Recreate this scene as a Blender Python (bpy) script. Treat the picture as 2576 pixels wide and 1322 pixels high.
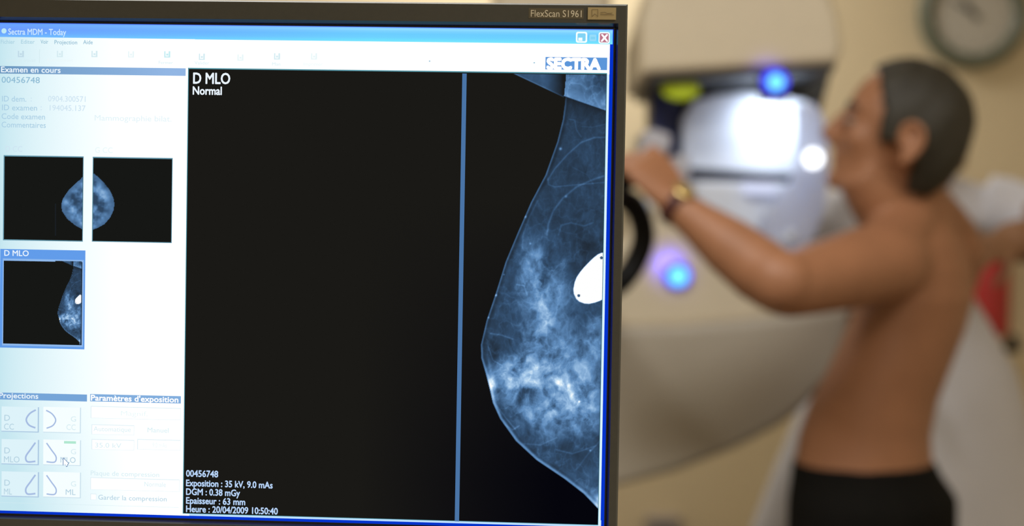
import bpy, bmesh, math, random
import numpy as np
from mathutils import Vector, Matrix

for o in list(bpy.data.objects):
    bpy.data.objects.remove(o)
SC = bpy.context.scene
COL = SC.collection
random.seed(5)
np.random.seed(5)

# ------------------------------------------------------------------ camera
FP = 3578.0                      # focal length in pixels of the 2576 px wide frame
CX, CY = 1288.0, 661.0
EYE = Vector((0, 0, 1.25))
ROLL = 0.01915604
RC = Matrix.Rotation(-ROLL, 3, 'Y')
cam_d = bpy.data.cameras.new('camera')
cam_d.sensor_width = 36.0
cam_d.lens = 36.0 * FP / 2576.0
cam_d.clip_start = 0.05
cam_d.dof.use_dof = True
cam_d.dof.focus_distance = 0.862
cam_d.dof.aperture_fstop = 3.3
cam_d.dof.aperture_blades = 7
cam = bpy.data.objects.new('camera', cam_d)
COL.objects.link(cam)
cam.matrix_world = Matrix.Translation(EYE) @ (RC @ Matrix.Rotation(math.pi / 2, 3, 'X')).to_4x4()
SC.camera = cam

# ------------------------------------------------------------------ world, lights, exposure
SC.view_settings.view_transform = 'Standard'
SC.view_settings.look = 'None'
SC.view_settings.gamma = 1.0
SC.view_settings.use_curve_mapping = False
SC.view_settings.exposure = 0.0
wd = bpy.data.worlds.new('world')
SC.world = wd
wd.use_nodes = True
wd.node_tree.nodes['Background'].inputs[0].default_value = (0.9, 0.8, 0.65, 1)
wd.node_tree.nodes['Background'].inputs[1].default_value = 0.02

CEIL_Z = 2.75
LAMPS = [(-0.55, 1.0, 41.0), (0.0, 3.8, 20.5), (1.0, 0.2, 33.0)]
def area_light(name, loc, sx, sy, power, col):
    L = bpy.data.lights.new(name, 'AREA')
    L.shape = 'RECTANGLE'
    L.size, L.size_y = sx, sy
    L.energy = power
    L.color = col
    o = bpy.data.objects.new(name, L)
    o.location = loc
    COL.objects.link(o)
    return o
for (x, y, p) in LAMPS:
    area_light('ceiling_lamp_light', (x, y, CEIL_Z - 0.075), 1.1, 0.5, p, (1.0, 0.985, 0.95))

# ------------------------------------------------------------------ helpers
def ray(px, py):
    return RC @ Vector(((px - CX) / FP, 1.0, -(py - CY) / FP))
def at(px, py, Y):
    d = ray(px, py)
    return EYE + d * (Y / d.y)
def lin(c):
    out = []
    for v in c[:3]:
        v = v / 255.0
        out.append(v / 12.92 if v <= 0.04045 else ((v + 0.055) / 1.055) ** 2.4)
    return tuple(out) + (1.0,)

WM = {}
def wm(o):
    return WM.get(o.name, Matrix.Identity(4))

MATS = {}
def mat(name, c, rough=0.5, metal=0.0, var=0.06, scale=30.0, spec=0.5, emit=None, estr=0.0, sss=0.0, bump=0.0):
    if name in MATS:
        return MATS[name]
    m = bpy.data.materials.new(name)
    m.use_nodes = True
    nt = m.node_tree
    b = nt.nodes['Principled BSDF']
    b.inputs['Roughness'].default_value = rough
    b.inputs['Metallic'].default_value = metal
    b.inputs['Specular IOR Level'].default_value = spec
    col = lin(c)
    tc = nt.nodes.new('ShaderNodeTexCoord')
    nz = nt.nodes.new('ShaderNodeTexNoise')
    nz.inputs['Scale'].default_value = scale
    nz.inputs['Detail'].default_value = 3
    nt.links.new(tc.outputs['Object'], nz.inputs['Vector'])
    rp = nt.nodes.new('ShaderNodeMapRange')
    rp.inputs['From Min'].default_value = 0.3
    rp.inputs['From Max'].default_value = 0.7
    rp.inputs['To Min'].default_value = 1 - var
    rp.inputs['To Max'].default_value = 1 + var
    nt.links.new(nz.outputs['Fac'], rp.inputs['Value'])
    vm = nt.nodes.new('ShaderNodeVectorMath')
    vm.operation = 'SCALE'
    vm.inputs[0].default_value = col[:3]
    nt.links.new(rp.outputs['Result'], vm.inputs['Scale'])
    nt.links.new(vm.outputs['Vector'], b.inputs['Base Color'])
    if bump:
        bp = nt.nodes.new('ShaderNodeBump')
        bp.inputs['Strength'].default_value = bump
        bp.inputs['Distance'].default_value = 0.002
        nt.links.new(nz.outputs['Fac'], bp.inputs['Height'])
        nt.links.new(bp.outputs['Normal'], b.inputs['Normal'])
    if emit:
        b.inputs['Emission Color'].default_value = lin(emit)
        b.inputs['Emission Strength'].default_value = estr
    if sss:
        b.inputs['Subsurface Weight'].default_value = sss
        b.inputs['Subsurface Radius'].default_value = (0.02, 0.008, 0.004)
        b.inputs['Subsurface Scale'].default_value = 0.5
    MATS[name] = m
    return m

def glow(name, c, s=1.0):
    """a lit screen element, lamp or added highlight: emission only"""
    if name in MATS:
        return MATS[name]
    m = bpy.data.materials.new(name)
    m.use_nodes = True
    nt = m.node_tree
    nt.nodes.remove(nt.nodes['Principled BSDF'])
    e = nt.nodes.new('ShaderNodeEmission')
    e.inputs[0].default_value = lin(c)
    e.inputs[1].default_value = s
    nt.links.new(e.outputs[0], nt.nodes['Material Output'].inputs[0])
    MATS[name] = m
    return m
def glow_attr(name):
    """screen picture whose pixels come from the mesh's colour attribute"""
    if name in MATS:
        return MATS[name]
    m = bpy.data.materials.new(name)
    m.use_nodes = True
    nt = m.node_tree
    nt.nodes.remove(nt.nodes['Principled BSDF'])
    e = nt.nodes.new('ShaderNodeEmission')
    a = nt.nodes.new('ShaderNodeAttribute')
    a.attribute_name = 'pix'
    nt.links.new(a.outputs['Color'], e.inputs[0])
    nt.links.new(e.outputs[0], nt.nodes['Material Output'].inputs[0])
    MATS[name] = m
    return m

def link(name, me, m, parent=None, kind=None, smooth=False):
    if m is not None and len(me.materials) == 0:
        me.materials.append(m)
    if smooth:
        me.polygons.foreach_set('use_smooth', [True] * len(me.polygons))
    o = bpy.data.objects.new(name, me)
    COL.objects.link(o)
    if parent is not None:
        o.parent = parent
        WM[o.name] = wm(parent)
    if kind:
        o['kind'] = kind
    return o
def from_bm(name, bm, m, parent=None, kind=None, smooth=False, local=False):
    """bm holds WORLD coordinates unless local"""
    if parent is not None and not local:
        bm.transform(wm(parent).inverted())
    bmesh.ops.recalc_face_normals(bm, faces=bm.faces[:])
    me = bpy.data.meshes.new(name)
    bm.to_mesh(me)
    bm.free()
    return link(name, me, m, parent, kind, smooth)
def empty(name, loc, label, cat, group=None, rot=None):
    o = bpy.data.objects.new(name, None)
    o.empty_display_size = 0.05
    COL.objects.link(o)
    M = Matrix.Translation(loc)
    if rot is not None:
        M = M @ rot.to_4x4()
    o.matrix_world = M
    o.location = loc
    if rot is not None:
        o.rotation_euler = rot.to_euler()
    WM[o.name] = M
    tag(o, label, cat, group)
    return o
def tag(o, label, cat, group=None):
    o['label'] = label
    o['category'] = cat
    if group:
        o['group'] = group
    return o

def bm_box(bm, lo, hi, bevel=0.0, seg=3):
    b2 = bmesh.new()
    bmesh.ops.create_cube(b2, size=1.0)
    lo, hi = Vector(lo), Vector(hi)
    for v in b2.verts:
        v.co = Vector(((lo.x + hi.x) / 2 + v.co.x * (hi.x - lo.x), (lo.y + hi.y) / 2 + v.co.y * (hi.y - lo.y),
                       (lo.z + hi.z) / 2 + v.co.z * (hi.z - lo.z)))
    if bevel:
        bmesh.ops.bevel(b2, geom=b2.edges[:], offset=bevel, segments=seg, affect='EDGES', profile=0.5)
    merge(bm, b2)
def merge(bm, b2):
    me = bpy.data.meshes.new('tmp')
    b2.to_mesh(me)
    b2.free()
    bm.from_mesh(me)
    bpy.data.meshes.remove(me)
def bm_prism(bm, pts, y0, y1, bevel=0.0, seg=4):
    """outline pts (x, z) given thickness from y0 to y1"""
    b2 = bmesh.new()
    a = [b2.verts.new((x, y0, z)) for x, z in pts]
    c = [b2.verts.new((x, y1, z)) for x, z in pts]
    b2.faces.new(a)
    b2.faces.new(c[::-1])
    n = len(pts)
    for i in range(n):
        j = (i + 1) % n
        b2.faces.new((a[i], c[i], c[j], a[j]))
    bmesh.ops.recalc_face_normals(b2, faces=b2.faces[:])
    if bevel:
        es = [e for e in b2.edges if abs(e.verts[0].co.y - e.verts[1].co.y) < 1e-6]
        bmesh.ops.bevel(b2, geom=es, offset=bevel, segments=seg, affect='EDGES', profile=0.5)
    merge(bm, b2)
def smooth_poly(pts, it=2):
    """Chaikin corner cutting of a closed outline"""
    for _ in range(it):
        q = []
        n = len(pts)
        for i in range(n):
            a, b = pts[i], pts[(i + 1) % n]
            q.append((a[0] * .78 + b[0] * .22, a[1] * .78 + b[1] * .22))
            q.append((a[0] * .22 + b[0] * .78, a[1] * .22 + b[1] * .78))
        pts = q
    return pts
def outline(pix, Y):
    return [(p.x, p.z) for p in (at(x, y, Y) for x, y in pix)]
def prism(name, pix, Y0, Y1, m, parent, bevel=0.012, rnd=0):
    pts = outline(pix, Y0)
    if rnd:
        pts = smooth_poly(pts, rnd)
    bm = bmesh.new()
    bm_prism(bm, pts, Y0, Y1, bevel)
    return from_bm(name, bm, m, parent, smooth=False)

def bm_loft(bm, rings, n=20, cap=True):
    """rings: (centre, a_vec, b_vec) -> closed tube of ellipses"""
    rows = []
    for c, a, b in rings:
        c, a, b = Vector(c), Vector(a), Vector(b)
        rows.append([bm.verts.new(c + a * math.cos(2 * math.pi * i / n) + b * math.sin(2 * math.pi * i / n)) for i in range(n)])
    for r in range(len(rows) - 1):
        for i in range(n):
            j = (i + 1) % n
            bm.faces.new((rows[r][i], rows[r][j], rows[r + 1][j], rows[r + 1][i]))
    if cap:
        bm.faces.new(rows[0][::-1])
        bm.faces.new(rows[-1])
def bm_tube(bm, pts, radii, n=14, sub=0):
    pts = [Vector(p) for p in pts]
    if not hasattr(radii, '__len__'):
        radii = [radii] * len(pts)
    if sub:
        pts, radii = spline(pts, radii, sub)
    rings = []
    up = None
    for i, p in enumerate(pts):
        t = (pts[min(i + 1, len(pts) - 1)] - pts[max(i - 1, 0)]).normalized()
        if up is None:
            up = t.orthogonal().normalized()
        up = (up - t * up.dot(t)).normalized()
        s = t.cross(up)
        rings.append((p, up * radii[i], s * radii[i]))
    bm_loft(bm, rings, n)
def spline(pts, radii, sub):
    P, Rr = [], []
    n = len(pts)
    for i in range(n - 1):
        p0, p1, p2, p3 = pts[max(i - 1, 0)], pts[i], pts[i + 1], pts[min(i + 2, n - 1)]
        for k in range(sub):
            t = k / sub
            P.append(0.5 * ((2 * p1) + (p2 - p0) * t + (2 * p0 - 5 * p1 + 4 * p2 - p3) * t * t + (3 * p1 - p0 - 3 * p2 + p3) * t ** 3))
            Rr.append(radii[i] * (1 - t) + radii[i + 1] * t)
    P.append(pts[-1])
    Rr.append(radii[-1])
    return P, Rr
def bm_ball(bm, c, ax, n=20):
    """ellipsoid: centre and three half-axis vectors"""
    b2 = bmesh.new()
    bmesh.ops.create_uvsphere(b2, u_segments=n, v_segments=n // 2 + 2, radius=1.0)
    c = Vector(c)
    a, b, d = [Vector(v) for v in ax]
    for v in b2.verts:
        v.co = c + a * v.co.x + b * v.co.y + d * v.co.z
    merge(bm, b2)
def evaluated(o):
    dg = bpy.context.evaluated_depsgraph_get()
    me = bpy.data.meshes.new_from_object(o.evaluated_get(dg))
    return me
def fused(name, bm, m, parent, voxel=0.005, smooth=6, factor=0.5, extra=None):
    """fuse all closed pieces in bm (world coords) into one continuous skin"""
    bm.transform(wm(parent).inverted())
    me = bpy.data.meshes.new('tmp')
    bm.to_mesh(me)
    bm.free()
    o = bpy.data.objects.new('tmp', me)
    COL.objects.link(o)
    r = o.modifiers.new('r', 'REMESH')
    r.mode = 'VOXEL'
    r.voxel_size = voxel
    s = o.modifiers.new('s', 'SMOOTH')
    s.factor = factor
    s.iterations = smooth
    if extra:
        extra(o)
    bpy.context.view_layer.update()
    me2 = evaluated(o)
    bpy.data.objects.remove(o)
    bpy.data.meshes.remove(me)
    me2.materials.clear()
    me2.name = name
    return link(name, me2, m, parent, smooth=True)

# ------------------------------------------------------------------ the room
M_wall = mat('wall_paint', (218, 202, 168), 0.75, var=0.03, scale=3.0)
M_ceil = mat('ceiling_paint', (225, 215, 195), 0.8, var=0.02)
M_floor = mat('floor_vinyl', (120, 112, 100), 0.45, var=0.1, scale=8)
M_base = mat('baseboard_paint', (150, 140, 118), 0.5)
XL, XR, YB, YF = -2.6, 2.3, 4.4, -1.6
def setting(name, lo, hi, m, bevel=0):
    bm = bmesh.new()
    bm_box(bm, lo, hi, bevel)
    return from_bm(name, bm, m, kind='structure')
setting('floor', (XL - .1, YF - .1, -0.1), (XR + .1, YB + .1, 0), M_floor)
setting('ceiling', (XL - .1, YF - .1, CEIL_Z), (XR + .1, YB + .1, CEIL_Z + .1), M_ceil)
setting('wall_back', (XL - .1, YB, 0), (XR + .1, YB + .1, CEIL_Z), M_wall)
setting('wall_front', (XL - .1, YF - .1, 0), (XR + .1, YF, CEIL_Z), M_wall)
setting('wall_left', (XL - .1, YF, 0), (XL, YB, CEIL_Z), M_wall)
setting('wall_right', (XR, YF, 0), (XR + .1, YB, CEIL_Z), M_wall)
setting('baseboard_back', (XL, YB - .015, 0), (XR, YB, .09), M_base)
setting('baseboard_left', (XL, YF, 0), (XL + .015, YB - .015, .09), M_base)
setting('baseboard_right', (XR - .015, YF, 0), (XR, YB - .015, .09), M_base)

M_lampbox = mat('lamp_housing', (215, 212, 205), 0.5)
M_diff = glow('lamp_diffuser', (255, 232, 200), 1.2)
LAMP_WHERE = ['above the worktop with the monitor', 'nearest the back wall', 'nearest the right wall']
for i, (x, y, p) in enumerate(LAMPS):
    t = empty('ceiling_light', (x, y, CEIL_Z), 'flat rectangular white ceiling light ' + LAMP_WHERE[i], 'ceiling light', 'ceiling lights')
    bm = bmesh.new()
    bm_box(bm, (x - .62, y - .32, CEIL_Z - .05), (x + .62, y + .32, CEIL_Z - 0.0005), .01)
    from_bm('housing', bm, M_lampbox, t)
    bm = bmesh.new()
    bm_box(bm, (x - .57, y - .27, CEIL_Z - .066), (x + .57, y + .27, CEIL_Z - .05), .004)
    from_bm('diffuser', bm, M_diff, t)

# ------------------------------------------------------------------ worktop below the monitor
M_desk = mat('worktop_laminate', (190, 182, 168), 0.4)
M_deskleg = mat('worktop_steel', (90, 90, 92), 0.35, 0.6)
DZ = 0.93
tb = empty('workstation_table', (-.15, .95, 0), 'tall grey worktop carrying the monitor', 'table')
bm = bmesh.new()
bm_box(bm, (-.85, .62, DZ - .03), (.42, 1.25, DZ), .004)
from_bm('tabletop', bm, M_desk, tb)
for lx in (-.8, .35):
    for ly in (.67, 1.18):
        bm = bmesh.new()
        bm_box(bm, (lx, ly, 0), (lx + .04, ly + .04, DZ - .03), .004)
        from_bm('leg', bm, M_deskleg, tb)

# ------------------------------------------------------------------ the monitor
MT = EYE + RC @ Vector((-0.12966142, 0.86457937, -0.00712788))
MR = Matrix.Rotation(-0.04944878, 3, 'Z') @ Matrix.Rotation(0.02467201, 3, 'X')
SW, SH = 0.3763, 0.3011
MONM = Matrix.Translation(MT) @ MR.to_4x4()
mon = empty('computer_monitor', (MT.x, MT.y, DZ), 'large dark-framed computer monitor showing a breast x-ray scan', 'monitor', rot=MR)
WM[mon.name] = Matrix.Translation((MT.x, MT.y, DZ)) @ MR.to_4x4()
OFF = WM[mon.name].inverted() @ MONM            # screen-centre frame inside the monitor's frame
OFFV = OFF.translation.copy()
MONI = MONM.inverted()
def S(px, py):
    """photo pixel -> (u, w) metres on the screen plane"""
    d = MONI.to_3x3() @ ray(px, py)
    e = MONI @ EYE
    k = -e.y / d.y
    p = e + d * k
    return p.x, p.z

M_bez = mat('bezel_plastic', (63, 62, 55), 0.5, var=0.04, scale=400, bump=0.02)
M_lip = mat('bezel_lip', (30, 29, 30), 0.22, var=0.02)
M_back = mat('monitor_back_plastic', (40, 38, 34), 0.6)
hw, hh = SW / 2 + 0.0008, SH / 2 + 0.0008
o_l, o_r, o_t, o_b = -hw - .0085, hw + .0072, hh + .0137, -hh - .018
def mon_local(bm):
    bmesh.ops.translate(bm, verts=bm.verts[:], vec=OFFV)
    return bm
# rectangles from outer edge to inner lip: (left, right, bottom, top, depth)
def frame_mesh(loops):
    bm = bmesh.new()
    R = []
    for (l, r, b, t, y) in loops:
        R.append([bm.verts.new((l, y, b)), bm.verts.new((r, y, b)), bm.verts.new((r, y, t)), bm.verts.new((l, y, t))])
    for k in range(len(R) - 1):
        for i in range(4):
            j = (i + 1) % 4
            bm.faces.new((R[k][i], R[k][j], R[k + 1][j], R[k + 1][i]))
    return bm
gl = .0018
bm = frame_mesh([(o_l, o_r, o_b, o_t, .030), (o_l, o_r, o_b, o_t, -.003), (o_l + .001, o_r - .001, o_b + .001, o_t - .001, -.0042),
                 (-hw - gl, hw + gl, -hh - gl, hh + gl + .0004, -.0042), (-hw - gl, hw + gl, -hh - gl, hh + gl + .0004, -.0036)])
bez = from_bm('bezel', mon_local(bm), M_bez, mon, local=True)
bm = frame_mesh([(-hw - gl, hw + gl, -hh - gl, hh + gl + .0004, -.0040), (-hw, hw, -hh, hh, .0003), (-hw, hw, -hh, hh, .002)])
from_bm('bezel_lip', mon_local(bm), M_lip, mon, local=True)
bm = bmesh.new()
bm_box(bm, (o_l + .004, .026, o_b + .004), (o_r - .004, .05, o_t - .004), .008)
bm_box(bm, (-.13, .045, -.12), (.13, .075, .12), .012)
from_bm('rear_housing', mon_local(bm), M_back, mon, local=True)
zb = -OFFV.z
bm = bmesh.new()
bm_box(bm, (-.045, .074, zb + .01), (.045, .094, .02), .006)
from_bm('stand_neck', mon_local(bm), M_back, mon, local=True)
bm = bmesh.new()
b2 = bmesh.new()
bmesh.ops.create_cone(b2, cap_ends=True, segments=48, radius1=.115, radius2=.105, depth=.014)
bmesh.ops.translate(b2, verts=b2.verts[:], vec=(MT.x + .004, MT.y + .085, DZ + .0075))

merge(bm, b2)
from_bm('stand_base', bm, M_back, mon)

# screen glass with its black level
M_black = mat('screen_glass', (12, 12, 12), 0.35, var=0.0, spec=0.15, emit=(24, 23, 21), estr=1.0)
LAY = 0.00012
def quad_bm(u0, w0, u1, w1, y):
    bm = bmesh.new()
    bm.faces.new([bm.verts.new((u0, y, w0)), bm.verts.new((u1, y, w0)), bm.verts.new((u1, y, w1)), bm.verts.new((u0, y, w1))])
    return bm
bm = bmesh.new()
bm_box(bm, (-hw, 0.0, -hh), (hw, .004, hh))
scr = from_bm('screen', mon_local(bm), M_black, mon, local=True)
scr['label'] = 'lit screen with white side panel and black scan view'

def s_quad(name, x0, y0, x1, y1, m, lay):
    u0, w1 = S(x0, y0)
    u1, w0 = S(x1, y1)
    bm = quad_bm(u0, w0, u1, w1, -LAY * lay)
    return from_bm(name, mon_local(bm), m, scr, local=True)
def uw_grid(name, u0, w0, u1, w1, nu, nw, fn, lay):
    """grid whose colours come from fn(U, W) -> rgb linear arrays"""
    us = np.linspace(u0, u1, nu)
    ws = np.linspace(w0, w1, nw)
    U, Wg = np.meshgrid(us, ws)
    co = np.stack([U, np.full_like(U, -LAY * lay), Wg], -1).reshape(-1, 3) + np.array(OFFV)
    idx = np.arange(nu * nw).reshape(nw, nu)
    f = np.stack([idx[:-1, :-1], idx[:-1, 1:], idx[1:, 1:], idx[1:, :-1]], -1).reshape(-1, 4)
    me = bpy.data.meshes.new(name)
    me.vertices.add(len(co))
    me.vertices.foreach_set('co', co.ravel())
    me.loops.add(f.size)
    me.loops.foreach_set('vertex_index', f.ravel().astype(np.int32))
    me.polygons.add(len(f))
    me.polygons.foreach_set('loop_start', (np.arange(len(f)) * 4).astype(np.int32))
    me.update(calc_edges=True)
    rgb = fn(U, Wg).reshape(-1, 3)
    at_ = me.color_attributes.new('pix', 'FLOAT_COLOR', 'POINT')
    at_.data.foreach_set('color', np.concatenate([rgb, np.ones((len(rgb), 1))], 1).astype(np.float32).ravel())
    return link(name, me, glow_attr('screen_pixels'), scr)
def lin_np(a):
    a = np.clip(np.asarray(a, float) / 255.0, 0, None)
    return np.where(a <= 0.04045, a / 12.92, ((a + 0.055) / 1.055) ** 2.4)
# numeric photo-pixel of a screen point (for evaluating pictures laid out in photo pixels)
_A = (RC.inverted() @ MONM.to_3x3())
_T = RC.inverted() @ (MT - EYE)
def uw_to_px(U, Wg):
    X = _A[0][0] * U + _A[0][2] * Wg + _T[0]
    Y = _A[1][0] * U + _A[1][2] * Wg + _T[1]
    Z = _A[2][0] * U + _A[2][2] * Wg + _T[2]
    return CX + FP * X / Y, CY - FP * Z / Y
def px_grid(name, x0, y0, x1, y1, step, fn, lay):
    u0, w1 = S(x0, y0)
    u1, w0 = S(x1, y1)
    nu = max(2, int((x1 - x0) / step) + 1)
    nw = max(2, int((y1 - y0) / step) + 1)
    return uw_grid(name, u0, w0, u1, w1, nu, nw, lambda U, Wg: fn(*uw_to_px(U, Wg)), lay)

def word(name, s, x0, yb, x1, cap, m, lay, bold=0.0, parent=None, shear=0.0):
    """lettering: left px, baseline px, right px, capital height px"""
    cu = bpy.data.curves.new('tmp', 'FONT')
    cu.body = s
    cu.size = 1.0
    cu.shear = shear
    cu.resolution_u = 3
    o = bpy.data.objects.new('tmp', cu)
    COL.objects.link(o)
    bpy.context.view_layer.update()
    me = evaluated(o)
    bpy.data.objects.remove(o)
    n = len(me.vertices)
    co = np.zeros(n * 3)
    me.vertices.foreach_get('co', co)
    co = co.reshape(-1, 3)
    u0, w0 = S(x0, yb)
    u1, _ = S(x1, yb)
    _, w1 = S(x0, yb - cap)
    sx = (u1 - u0) / (co[:, 0].max() - co[:, 0].min())
    sz = (w1 - w0) / 0.69
    q = np.zeros_like(co)
    q[:, 0] = u0 + (co[:, 0] - co[:, 0].min()) * sx
    q[:, 1] = -LAY * lay if lay < 100 else -.0042 - .0001
    q[:, 2] = w0 + co[:, 1] * sz
    q += np.array(OFFV)
    F = [list(p.vertices) for p in me.polygons]
    bpy.data.meshes.remove(me)
    V, FF = [], []
    b = bold * (w1 - w0) / 0.69
    shifts = [(0, 0)] if bold == 0 else [(math.cos(a) * b, math.sin(a) * b) for a in [k * math.pi / 3 + .3 for k in range(6)]]
    for dx, dz in shifts:
        n0 = len(V)
        V += [(p[0] + dx, p[1], p[2] + dz) for p in q]
        FF += [[i + n0 for i in f] for f in F]
    me = bpy.data.meshes.new(name)
    me.from_pydata(V, [], FF)
    me.update()
    return link(name, me, m, parent or scr)

# --- window frame and big white ground
M_blue = glow('window_frame_blue', (4, 52, 205), 1.0)
M_ltblue = glow('window_edge_light', (190, 225, 255), 1.0)
M_white = glow('window_white', (255, 255, 255), 1.12)
ow, oh = SW / 2, SH / 2
bm = quad_bm(-ow, -oh, ow, oh, -LAY)
from_bm('window_frame', mon_local(bm), M_blue, scr, local=True)
def L2(p, q, t):
    return [p[i] * (1 - t) + q[i] * t for i in range(3)]
def bar_pic(X, Y):
    # title bar: bright edges, bluer at the left
    top = 57.5 + X * 0.0112
    bot = 93.5 + X * 0.0118
    v = np.clip((Y - top) / (bot - top), 0, 1)
    t = np.clip((X - 40) / 900.0, 0, 1)[..., None]
    key = np.array([0, .1, .25, .45, .7, .9, 1.0])
    A = np.array([[95, 140, 250], [105, 165, 255], [108, 160, 255], [107, 155, 255], [108, 165, 255], [110, 180, 255], [120, 190, 255]], float)
    B = np.array([[100, 150, 255], [150, 228, 255], [125, 210, 255], [108, 205, 255], [110, 210, 255], [112, 226, 255], [125, 230, 255]], float)
    a = np.stack([np.interp(v, key, A[:, k]) for k in range(3)], -1)
    b = np.stack([np.interp(v, key, B[:, k]) for k in range(3)], -1)
    return lin_np(a * (1 - t) + b * t)
px_grid('title_bar', -4, 57.5, 1541, 111.5, 4.0, bar_pic, 2)
def white_pic(X, Y):
    # the panel reads bluish at its left edge and white further right
    t = np.clip(X / 330.0, 0, 1)
    t = t ** 0.7
    low = np.clip((Y - 1000) / 300, 0, 1) * np.clip(1 - X / 500, 0, 1) * .35
    t = np.clip(t - low, 0, 1)[..., None]
    a = np.array([196, 230, 240.0])
    b = np.array([262, 264, 264.0])
    return lin_np(a * (1 - t) + b * t)
u_l = -ow
px_grid('side_panel', -4, 93, 476, 1296, 8.0, white_pic, 2.5)
px_grid('tool_bar', 470, 99, 1533, 187, 10.0, white_pic, 2.6)
# light line around the right and bottom of the work area
u0, _ = S(1533.5, 190)
s_quad('window_edge', -4, 1265, 1512, 1325, M_ltblue, 2.2)
s_quad('window_edge', 1527, 112, 1510.5, 1325, glow('window_edge_white', (214, 238, 255), 1.05), 2.3)

# --- big scan view
M_scanblack = glow('scan_black', (26, 25, 22), 1.0)
M_teal = glow('view_edge_teal', (86, 150, 165), 1.0)
s_quad('view_border', 473.5, 170.5, 1505, 1320, M_teal, 3)
def black_rgb(X, Y):
    # the panel's black level sinks towards the lower right corner
    t = (np.clip((X - 900) / 500, 0, 1) * np.clip((Y - 500) / 700, 0, 1))[..., None]
    return np.array([26, 25, 22.0]) * (1 - t) + np.array([5, 5, 12.0]) * t
px_grid('scan_view', 475.5, 173.5, 1504, 1318.5, 14, lambda X, Y: lin_np(black_rgb(X, Y)), 3.5)

# --- numeric noise for the x-ray pictures
def vnoise(x, y, seed):
    rs = np.random.RandomState(seed)
    T = rs.rand(256, 256)
    xi = np.floor(x).astype(int)
    yi = np.floor(y).astype(int)
    fx = x - xi
    fy = y - yi
    fx = fx * fx * (3 - 2 * fx)
    fy = fy * fy * (3 - 2 * fy)
    g = lambda a, b: T[a % 256, b % 256]
    return (g(xi, yi) * (1 - fx) + g(xi + 1, yi) * fx) * (1 - fy) + (g(xi, yi + 1) * (1 - fx) + g(xi + 1, yi + 1) * fx) * fy
def fbm(x, y, seed, o=5):
    s = 0
    a = .5
    t = 0
    for k in range(o):
        s = s + a * vnoise(x, y, seed + k)
        t += a
        x, y, a = x * 2.03 + 7.1, y * 2.03 + 3.7, a * .55
    return s / t
def ridge(x, y, seed, p=9):
    n = fbm(x, y, seed, 3)
    return np.clip(1 - np.abs(n - .5) * 2.6, 0, 1) ** p
def inpoly(X, Y, P):
    ins = np.zeros(X.shape, bool)
    n = len(P)
    for i in range(n):
        x1, y1 = P[i]
        x2, y2 = P[(i + 1) % n]
        if y1 == y2:
            continue
        c = ((y1 > Y) != (y2 > Y)) & (X < (x2 - x1) * (Y - y1) / (y2 - y1) + x1)
        ins ^= c
    return ins
def segdist(X, Y, P):
    d = np.full(X.shape, 1e9)
    for (x1, y1), (x2, y2) in zip(P[:-1], P[1:]):
        dx, dy = x2 - x1, y2 - y1
        t = np.clip(((X - x1) * dx + (Y - y1) * dy) / (dx * dx + dy * dy), 0, 1)
        d = np.minimum(d, np.hypot(X - x1 - t * dx, Y - y1 - t * dy))
    return d
SKIN = [(1423, 240), (1421, 262), (1416, 300), (1402, 356), (1372, 440), (1336, 508), (1302, 586), (1272, 658), (1247, 738), (1224, 806),
        (1210, 866), (1211, 900), (1222, 938), (1232, 976), (1240, 1012), (1258, 1052), (1298, 1108), (1350, 1156), (1420, 1203), (1468, 1240), (1507, 1280)]
MARK = smooth_poly([(1527, 634), (1508, 636), (1490, 650), (1463, 678), (1447, 702), (1441, 733), (1452, 756), (1476, 765), (1503, 759), (1527, 747)], 1)
VEINS = [([(1528, 345), (1495, 346), (1462, 358), (1428, 388), (1396, 424), (1378, 452)], 2.2, .12),
         ([(1432, 300), (1446, 302), (1450, 326), (1462, 344)], 1.6, .09), ([(1462, 318), (1490, 320), (1524, 312)], 1.5, .06),
         ([(1378, 448), (1380, 464), (1396, 470), (1432, 466), (1480, 462), (1526, 458)], 1.8, .09),
         ([(1526, 440), (1490, 452), (1450, 470), (1416, 498), (1392, 530), (1380, 562), (1376, 590)], 2.6, .12),
         ([(1440, 420), (1478, 440), (1492, 462)], 1.5, .05), ([(1352, 505), (1330, 550), (1316, 590), (1314, 625)], 2.0, .07),
         ([(1405, 590), (1412, 566), (1436, 560), (1470, 568), (1490, 560)], 2.2, .09),
         ([(1300, 715), (1318, 718), (1326, 740)], 1.8, .12), ([(1234, 838), (1262, 842), (1290, 852)], 2.0, .12),
         ([(1228, 870), (1240, 905), (1262, 918)], 1.6, .1), ([(1262, 1062), (1290, 1080), (1306, 1070)], 2.0, .12),
         ([(1250, 1020), (1272, 1050), (1296, 1078)], 2.2, .12), ([(1400, 1130), (1440, 1140), (1500, 1120)], 2.2, .1),
         ([(1320, 1115), (1360, 1118), (1400, 1100)], 2.0, .08), ([(1450, 1180), (1480, 1140), (1516, 1100)], 2.0, .07)]
DOTS = [(1410, 374, 3.5, .4), (1248, 742, 3, .45), (1322, 545, 3.2, .3), (1457, 1009, 2.4, .5), (1229, 798, 2.4, .3), (1288, 608, 2.4, .3), (1485, 1132, 2.6, .3),
        (1268, 690, 2, .25), (1424, 494, 3.4, .2), (1334, 612, 2.6, .2)]
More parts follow.
